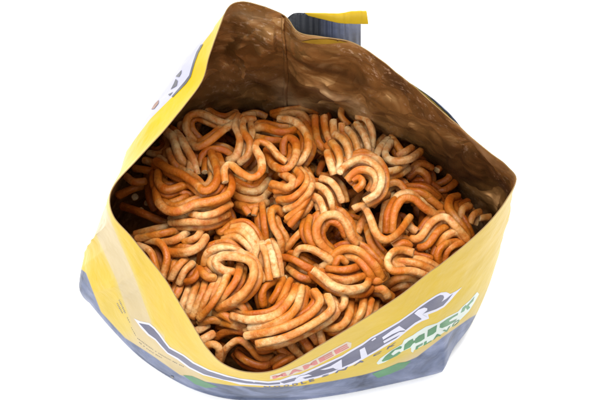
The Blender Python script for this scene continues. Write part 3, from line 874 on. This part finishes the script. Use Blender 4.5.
CL = [
 ('pale noodle loop with a dark gap inside, leftmost against the back lining', 1, [
   ('p', [(197, 143), (187, 131), (188, 117), (200, 113), (214, 119), (226, 123), (238, 115)]),
   ('m', [(187, 139), (196, 147), (207, 143), (222, 131), (238, 120)]) ]),
 ('pair of pale strands running down beside the yellow left edge', 1, [
   ('o', [(169, 150), (173, 163), (181, 171)]),
   ('m', [(166, 131), (173, 138), (179, 156), (186, 166)], 5.2),
   ('m', [(176, 133), (184, 144), (193, 160), (197, 175)], 5.2),
   ('p', [(191, 160), (190, 171)]) ]),
 ('dull beige hook tucked under the yellow left edge', -1, [
   ('m', [(164, 133), (168, 146), (160, 154), (149, 153)]),
   ('m', [(144, 160), (156, 164)]),
   ('o', [(134, 168), (146, 170), (158, 172)]),
   ('m', [(126, 176), (134, 182), (146, 181)]) ]),
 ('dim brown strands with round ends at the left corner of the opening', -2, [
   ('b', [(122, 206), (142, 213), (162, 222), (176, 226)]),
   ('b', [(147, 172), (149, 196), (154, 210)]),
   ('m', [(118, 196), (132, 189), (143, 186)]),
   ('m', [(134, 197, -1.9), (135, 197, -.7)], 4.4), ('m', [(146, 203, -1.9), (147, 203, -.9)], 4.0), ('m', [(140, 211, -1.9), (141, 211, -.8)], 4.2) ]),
 ('big orange bowl shaped tangle left of the middle', 1, [
   ('o', [(170, 223), (186, 222), (210, 221), (229, 214)]),
   ('o', [(172, 192), (182, 193), (195, 195)], 4.0), ('o', [(168, 203), (178, 200), (188, 196)], 4.0),
   ('m', [(187, 212), (200, 216), (216, 213), (231, 204)]),
   ('o', [(158, 172), (159, 184), (168, 190), (182, 186), (192, 184)]),
   ('o', [(156, 188), (158, 201), (167, 210), (180, 211), (195, 204), (214, 201), (229, 194), (232, 182), (227, 172)], 5.0),
   ('o', [(156, 161), (167, 168), (181, 174), (195, 183), (204, 191), (213, 187), (218, 175), (214, 160), (211, 152)], 5.0) ]),
 ('orange arch with a pale broken tip left of the serpentine strand', 1, [
   ('o', [(200, 166), (202, 155), (211, 149), (224, 150), (232, 156)]),
   ('o', [(205, 172), (206, 160)]),
   ('p', [(212, 152), (211, 164), (217, 173), (219, 184)]) ]),
 ('upright pale bends standing against the back lining', 1, [
   ('o', [(250, 122), (252, 134), (249, 142)]),
   ('m', [(238, 116), (235, 126), (240, 140), (236, 157), (228, 160)]),
   ('m', [(254, 119), (244, 120), (243, 131), (250, 142), (248, 155), (239, 163)]) ]),
 ('pale beige fan of strands hidden below the serpentine strand', -1, [
   ('m', [(226, 188), (240, 198), (260, 200), (272, 188)]),
   ('m', [(228, 182), (242, 190), (258, 191), (270, 180)]),
   ('m', [(236, 204), (252, 208), (268, 202)]) ]),
 ('long serpentine strand, pale at its right crest, in front of the orange loop', 3, [
   ('m', [(225, 182), (224, 169), (230, 164), (240, 172), (252, 178), (261, 172), (261, 159), (255, 147), (260, 141), (270, 146), (278, 156), (286, 162)]) ]),
 ('large orange loop below the back seam', 1, [
   ('o', [(256, 137), (270, 140), (284, 140)]),
   ('o', [(252, 131), (262, 127), (280, 132), (292, 131), (302, 125)], 4.9),
   ('m', [(279, 119), (294, 121), (306, 133), (308, 149), (300, 162), (288, 169)], 5.0),
   ('o', [(266, 150), (273, 165), (286, 169), (295, 158), (296, 143), (288, 137), (283, 144), (284, 157)], 4.8) ]),
 ('brown strands lying flat against the back lining by the seam', -0.5, [
   ('b', [(244, 116), (256, 113), (266, 117)]),
   ('o', [(272, 114), (286, 111), (304, 109), (317, 113)]),
   ('o', [(274, 116), (290, 113), (303, 115), (309, 126), (310, 138)]) ]),
 ('three upright stubs with pale cut ends right of the seam', 0.5, [
   ('m', [(315, 116, .4), (315, 128), (318, 142), (325, 149), (331, 147)]),
   ('m', [(324, 116, .4), (325, 128), (329, 140), (335, 148)]),
   ('m', [(333, 121, .3), (334, 134), (336, 146)]),
   ('o', [(342, 123, .3), (342, 136)], 4.0) ]),
 ('small pale hook poking up highest against the back lining', 1, [
   ('m', [(351, 107, .2), (343, 108), (341, 116), (348, 125)]) ]),
 ('pale fan of five parallel arching strands near the back', 1.5, [
   ('m', [(357, 117), (366, 119), (372, 131), (372, 148)]),
   ('p', [(356, 124), (364, 135), (368, 149), (366, 158)]),
   ('p', [(347, 129), (354, 138), (358, 153), (355, 163)]),
   ('p', [(335, 134), (345, 142), (349, 156), (347, 168)]),
   ('p', [(331, 142), (337, 150), (340, 162), (337, 172)], 4.9),
   ('m', [(327, 152), (330, 163), (334, 174)]) ]),
 ('round pale swirl with a white broken end in the middle', 2.4, [
   ('o', [(352, 156), (362, 152), (373, 157)]),
   ('o', [(356, 190), (363, 184), (360, 177), (353, 180)]),
   ('m', [(347, 180), (358, 170), (372, 172), (377, 182), (372, 192)]),
   ('p', [(340, 172, .2), (347, 165), (360, 159), (374, 164), (382, 176), (378, 192), (365, 201)], 4.9) ]),
 ('tan arch curving under the swirl to the right', 0, [
   ('m', [(364, 203), (374, 197), (385, 186), (397, 182), (405, 190), (406, 202)]),
   ('b', [(372, 206), (380, 198), (388, 194)]) ]),
 ('pale knotted curls with a pointed tip below the right lining', 0.8, [
   ('o', [(391, 137), (399, 148), (404, 156)]),
   ('m', [(398, 156), (405, 152), (412, 148)]),
   ('p', [(388, 139), (379, 150), (376, 161), (383, 171), (396, 170), (406, 163)]),
   ('p', [(391, 142), (385, 154), (392, 161), (409, 159), (421, 151)]) ]),
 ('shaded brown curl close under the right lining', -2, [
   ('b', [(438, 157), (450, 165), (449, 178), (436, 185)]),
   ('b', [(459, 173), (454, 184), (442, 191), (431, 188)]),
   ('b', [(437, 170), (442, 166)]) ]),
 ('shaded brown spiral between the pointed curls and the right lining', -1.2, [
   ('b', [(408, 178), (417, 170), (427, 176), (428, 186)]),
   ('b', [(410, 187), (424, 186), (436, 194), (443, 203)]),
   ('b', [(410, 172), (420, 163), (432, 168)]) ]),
 ('orange and beige long bends right of the deep U shaped strand', 0.3, [
   ('o', [(414, 193), (428, 198), (442, 209)], 5.0),
   ('o', [(406, 191), (422, 193), (436, 203)]),
   ('o', [(386, 233), (387, 216), (392, 203), (398, 195)]),
   ('m', [(392, 233), (394, 213), (402, 199), (414, 199), (424, 208), (438, 216)], 4.9) ]),
 ('pale deep U shaped strand with an orange tip', 1.2, [
   ('m', [(354, 209), (363, 206), (370, 217), (376, 233), (386, 240), (398, 233), (410, 217)], 5.1) ]),
 ('short pale broken piece right of the U shaped strand', 0, [
   ('p', [(408, 226), (417, 232)]) ]),
 ('tan strands arching to the front edge at the right', 0.2, [
   ('o', [(444, 262), (448, 250), (458, 244), (466, 243)]),
   ('o', [(439, 268), (438, 253), (446, 244), (462, 240)]),
   ('m', [(438, 246), (446, 236), (457, 232), (465, 240)]),
   ('o', [(419, 248), (428, 245), (439, 231), (451, 226)]),
   ('m', [(411, 239), (420, 238), (432, 222), (445, 217), (456, 227), (467, 240)]) ]),
 ('orange twist at the far right end with pale knobs', -0.4, [
   ('m', [(490, 217), (480, 218)], 4.4),
   ('m', [(480, 212), (473, 215), (470, 223)], 4.6),
   ('m', [(470, 206), (462, 210), (461, 219)], 4.8),
   ('o', [(458, 196), (450, 199), (449, 209), (456, 219), (464, 229), (468, 238)], 5.2) ]),
 ('pale folded S curl near the front edge at the right', 0.6, [
   ('m', [(394, 247), (404, 243), (410, 247)]),
   ('m', [(412, 259), (425, 261), (438, 268)]),
   ('m', [(395, 262), (407, 262), (421, 265), (435, 273)]),
   ('m', [(413, 253, .2), (404, 250), (393, 252), (387, 262), (393, 271), (410, 271), (424, 275), (432, 281)], 4.9) ]),
 ('dull beige strands sliding under the front edge below the folded curl', -0.6, [
   ('m', [(392, 289), (404, 285), (414, 285)]),
   ('m', [(386, 286), (397, 279), (412, 278), (424, 283)]),
   ('m', [(372, 287), (384, 291), (392, 297)]) ]),
 ('small orange nub in the gap right of the folded curl', -0.6, [
   ('o', [(427, 253), (433, 256)]) ]),
 ('fan of striped strands narrowing to a point below the orange loop', 0.8, [
   ('m', [(306, 200), (300, 212), (290, 225)]),
   ('m', [(311, 190), (303, 205), (287, 219)]),
   ('m', [(303, 172), (311, 187), (298, 204), (285, 209)]),
   ('m', [(299, 169), (307, 182), (294, 197), (278, 200)]),
   ('m', [(292, 167), (301, 177), (292, 187), (275, 191)]),
   ('m', [(281, 173), (293, 181), (288, 188), (272, 184)]) ]),
 ('two orange upright strands, one hooked, below the serpentine strand', 0.2, [
   ('o', [(262, 204), (264, 222), (266, 241)], 4.9),
   ('o', [(283, 214), (277, 208), (271, 212), (274, 228), (281, 240), (280, 252)], 4.8) ]),
 ('small orange and pale stubs left of the two upright strands', 0, [
   ('o', [(244, 207), (249, 214)], 4.2), ('p', [(256, 208), (254, 215)], 4.0) ]),
 ('short slanted tan strand left of the round loop', 0, [
   ('m', [(305, 229), (295, 238), (286, 250)]) ]),
 ('three short arches leaning against each other left of the swirl', 1.0, [
   ('m', [(311, 197), (319, 199), (324, 212), (324, 222)], 4.7),
   ('m', [(311, 187), (321, 187), (330, 197), (333, 213)], 4.9),
   ('p', [(321, 179), (331, 182), (338, 191), (342, 202)], 5.2) ]),
 ('round tan loop in the centre of the pile', 0.9, [
   ('o', [(310, 217), (307, 231), (313, 244), (320, 250)]),
   ('o', [(323, 231), (329, 221), (340, 225), (345, 236)], 4.4),
   ('m', [(333, 255), (320, 243), (316, 229), (323, 217), (337, 215), (347, 225), (352, 238), (357, 245)], 5.1) ]),
 ('orange pair of short strands under the U shaped strand', -0.2, [
   ('o', [(366, 214), (357, 233)]),
   ('o', [(367, 226), (371, 243), (383, 261)], 4.9) ]),
 ('beige band sweeping down to the front edge right of centre', 0.5, [
   ('m', [(372, 288), (383, 289), (388, 297)]),
   ('m', [(366, 277), (376, 281), (387, 276)]),
   ('o', [(335, 266), (339, 257), (347, 263)]),
   ('m', [(344, 256), (357, 259), (368, 271), (374, 282)]),
   ('m', [(332, 257), (343, 249), (359, 251), (373, 264), (382, 278)], 5.2) ]),
 ('beige S bend above the pale broken tip', 0.6, [
   ('m', [(294, 260), (299, 249), (312, 249), (324, 256), (331, 261), (321, 267)], 4.9) ]),
 ('orange strand crossing behind the broken tip', 0, [
   ('b', [(288, 268), (300, 277), (316, 281)]),
   ('o', [(276, 257), (292, 259), (306, 267), (318, 272)]) ]),
 ('orange hammock of strands with a pale broken tip', 1.2, [
   ('o', [(327, 269), (346, 270), (361, 266)]),
   ('o', [(328, 277), (346, 281), (366, 275)]),
   ('m', [(313, 270, .3), (321, 276), (334, 286), (350, 290), (365, 287), (369, 280)], 5.0) ]),
 ('beige pillow like loop on the left half of the pile', 1.1, [
   ('m', [(204, 266), (208, 253), (225, 247), (241, 252), (251, 262)]),
   ('m', [(240, 266), (236, 281), (224, 296), (214, 306)]),
   ('m', [(229, 272), (222, 288), (212, 304), (199, 319)]),
   ('m', [(234, 272), (222, 270), (215, 262), (222, 256), (238, 257), (252, 263), (253, 278), (244, 293), (230, 303), (217, 308)], 5.0) ]),
 ('beige parallel strands fanning down to the yellow left wall', 0.3, [
   ('m', [(182, 283), (177, 294), (173, 300)]),
   ('m', [(190, 283), (183, 304), (181, 314)]),
   ('m', [(197, 283), (190, 304), (187, 318)]),
   ('m', [(206, 281), (201, 296), (192, 318)]),
   ('m', [(215, 281), (206, 298), (198, 316)]) ]),
 ('orange brown ridge of knuckle bends left of the pillow loop', 0.8, [
   ('m', [(186, 259), (177, 268), (171, 280)]),
   ('m', [(193, 263), (184, 272), (179, 284)]),
   ('o', [(200, 268), (194, 279), (186, 282)]),
   ('o', [(199, 269), (207, 277), (215, 278)], 4.6) ]),
 ('beige strands bending down beside the saturated yellow wall', 0, [
   ('m', [(138, 246), (150, 251), (155, 263), (158, 276)]),
   ('m', [(146, 240), (160, 243), (167, 257), (163, 277), (160, 285)]),
   ('m', [(160, 284), (166, 294), (170, 302)]) ]),
 ('tan strands lying in a row in front of the black hollow', 0.2, [
   ('o', [(136, 239), (160, 234), (180, 230)]),
   ('m', [(158, 243), (175, 240), (188, 232)]),
   ('o', [(184, 243), (196, 238), (202, 229)]),
   ('m', [(168, 253), (188, 252), (200, 246), (206, 237)], 5.0) ]),
 ('small pale hook standing in the gap above the rounded back', -0.4, [
   ('m', [(216, 221), (221, 233), (228, 226), (234, 221)], 4.2) ]),
 ('rounded back of four close beige strands above the pillow loop', 0.5, [
   ('m', [(217, 244), (228, 242), (242, 250)]),
   ('m', [(223, 240), (236, 237), (249, 248), (253, 258)]),
   ('m', [(226, 234), (240, 231), (252, 242), (256, 254)]),
   ('m', [(232, 228), (245, 227), (254, 237), (258, 247)]) ]),
 ('three upright beige strands bundled just left of centre', 0.9, [
   ('m', [(256, 278), (247, 290), (240, 298)]),
   ('m', [(259, 247), (254, 257), (258, 270), (263, 281)], 4.6),
   ('m', [(261, 243), (266, 256), (269, 280)], 4.6),
   ('p', [(268, 242), (273, 258), (277, 277)], 4.6) ]),
 ('dark orange curls with pale bitten ends above the long sweeps', 0.2, [
   ('o', [(279, 279), (267, 285), (262, 294), (264, 306)]),
   ('o', [(283, 279), (278, 291), (271, 302)]),
   ('m', [(290, 280), (285, 292), (278, 306)]) ]),
 ('bundle of long pale sweeping strands at the front', 1.4, [
   ('m', [(344, 292), (344, 305), (335, 311)]),
   ('m', [(232, 316), (250, 320), (275, 316), (289, 302), (297, 288)], 5.0),
   ('p', [(250, 328), (279, 322), (296, 308), (302, 287)], 5.0),
   ('m', [(246, 336), (279, 329), (308, 316), (320, 301), (314, 291)], 5.2),
   ('p', [(257, 344), (287, 337), (315, 323), (332, 309), (327, 296)], 5.2) ]),
 ('upright strands with cut tops rising behind the front edge', 0.2, [
   ('m', [(371, 300), (368, 313), (362, 322)]),
   ('m', [(364, 296), (361, 313), (348, 330)]),
   ('m', [(320, 326), (337, 328), (348, 318), (350, 299)], 5.2) ]),
 ('short strands dropping from the long sweeps to the front edge', -0.6, [
   ('m', [(277, 347), (285, 353), (296, 359)]),
   ('m', [(287, 339), (294, 349), (301, 357)], 5.2),
   ('m', [(300, 336), (307, 345), (312, 353)], 5.0),
   ('m', [(307, 330), (313, 336), (317, 342)]),
   ('m', [(318, 326), (321, 336), (323, 345)]),
   ('b', [(275, 368), (283, 362), (292, 358)]) ]),
 ('beige knuckles stacked down the left front corner', -0.3, [
   ('m', [(188, 324), (196, 320), (203, 318)]),
   ('m', [(193, 333), (201, 329), (208, 325)]),
   ('m', [(198, 342), (206, 338), (213, 334)]),
   ('m', [(203, 350), (212, 344), (219, 348), (219, 360)], 5.0) ]),
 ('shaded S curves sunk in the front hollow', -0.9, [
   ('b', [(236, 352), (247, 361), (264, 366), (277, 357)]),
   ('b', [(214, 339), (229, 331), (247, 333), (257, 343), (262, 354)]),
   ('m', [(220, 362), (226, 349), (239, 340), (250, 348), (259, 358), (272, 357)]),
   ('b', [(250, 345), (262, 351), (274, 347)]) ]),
 ('broken orange pieces beside the left ends of the long sweeps', 0.2, [
   ('o', [(218, 322), (234, 325), (246, 330)]),
   ('m', [(199, 323), (210, 320), (221, 321)]),
   ('m', [(214, 313), (224, 315), (232, 320), (236, 325)]),
   ('o', [(236, 303), (243, 307), (246, 313)]),
   ('m', [(219, 311), (229, 306), (239, 302)]) ]),
]
for lab, lay, st in CL:
    cluster(lab, st, lay, 4.7, 0.32)

# ---- deeper strands that fill the pile underneath
HOLES = [(145, 226, 24, 10), (270, 108, 70, 14), (478, 198, 26, 18), (250, 306, 14, 12), (245, 365, 25, 10), (372, 118, 26, 12)]
rnd = random.Random(23)
count = 0; tries = 0
deep = []
while count < 225 and tries < 9000:
    tries += 1
    x = rnd.uniform(115, 490); y = rnd.uniform(112, 365)
    if not inside(x, y): continue
    lvl = rnd.choice((0, 0, 1, 1, 2))
    a = rnd.uniform(0, math.pi * 2); wl = rnd.uniform(18, 30); am = rnd.uniform(7, 12); n = rnd.randint(5, 9)
    pts = []
    ph = rnd.uniform(0, 6.28)
    ok = True
    for i in range(n):
        s = (i - n / 2) * wl / 4
        o = am * math.sin(i * math.pi / 2 + ph)
        px = x + math.cos(a) * s - math.sin(a) * o; py = y + math.sin(a) * s + math.cos(a) * o
        if not inside(px, py): ok = False; break
        if lvl < 2:
            for hx, hy, rx, ry in HOLES:
                if ((px - hx) / rx) ** 2 + ((py - hy) / ry) ** 2 < 1: ok = False
        pts.append((px, py, rnd.uniform(-0.12, 0.12)))
    if not ok: continue
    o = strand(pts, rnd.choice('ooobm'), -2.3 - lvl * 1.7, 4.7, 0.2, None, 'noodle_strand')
    o['label'] = 'shaded brown noodle strand lying deep under the top clusters'
    o['category'] = 'noodle'; o['group'] = 'noodle strands deep in the pile'
    count += 1

# ------------------------------------------------------------------ light
w = bpy.data.worlds.new('World'); SC.world = w
w.use_nodes = True
bg = w.node_tree.nodes['Background']
bg.inputs[0].default_value = (1.0, 0.995, 0.985, 1)
bg.inputs[1].default_value = 1.25

def area(name, loc, target, size, power, col=(1, 1, 1)):
    ld = bpy.data.lights.new(name, 'AREA'); ld.shape = 'SQUARE'; ld.size = size; ld.energy = power; ld.color = col
    o = bpy.data.objects.new(name, ld); COL.objects.link(o)
    o.location = loc
    o.rotation_euler = (Vector(target) - Vector(loc)).to_track_quat('-Z', 'Y').to_euler()
    return o
area('soft_lamp', (0.02, 0.14, 0.95), (0, 0.0, 0.04), 0.5, 19.0, (1.0, 0.985, 0.96))
area('soft_lamp', (-0.50, -0.50, 0.60), (-0.03, -0.03, 0.02), 0.5, 5.5, (0.98, 0.99, 1.0))  # added fill lamp, lifts the floor shadow on the left

SC.view_settings.view_transform = 'Standard'
SC.view_settings.look = 'None'
SC.view_settings.exposure = 0.0
SC.view_settings.gamma = 1.0
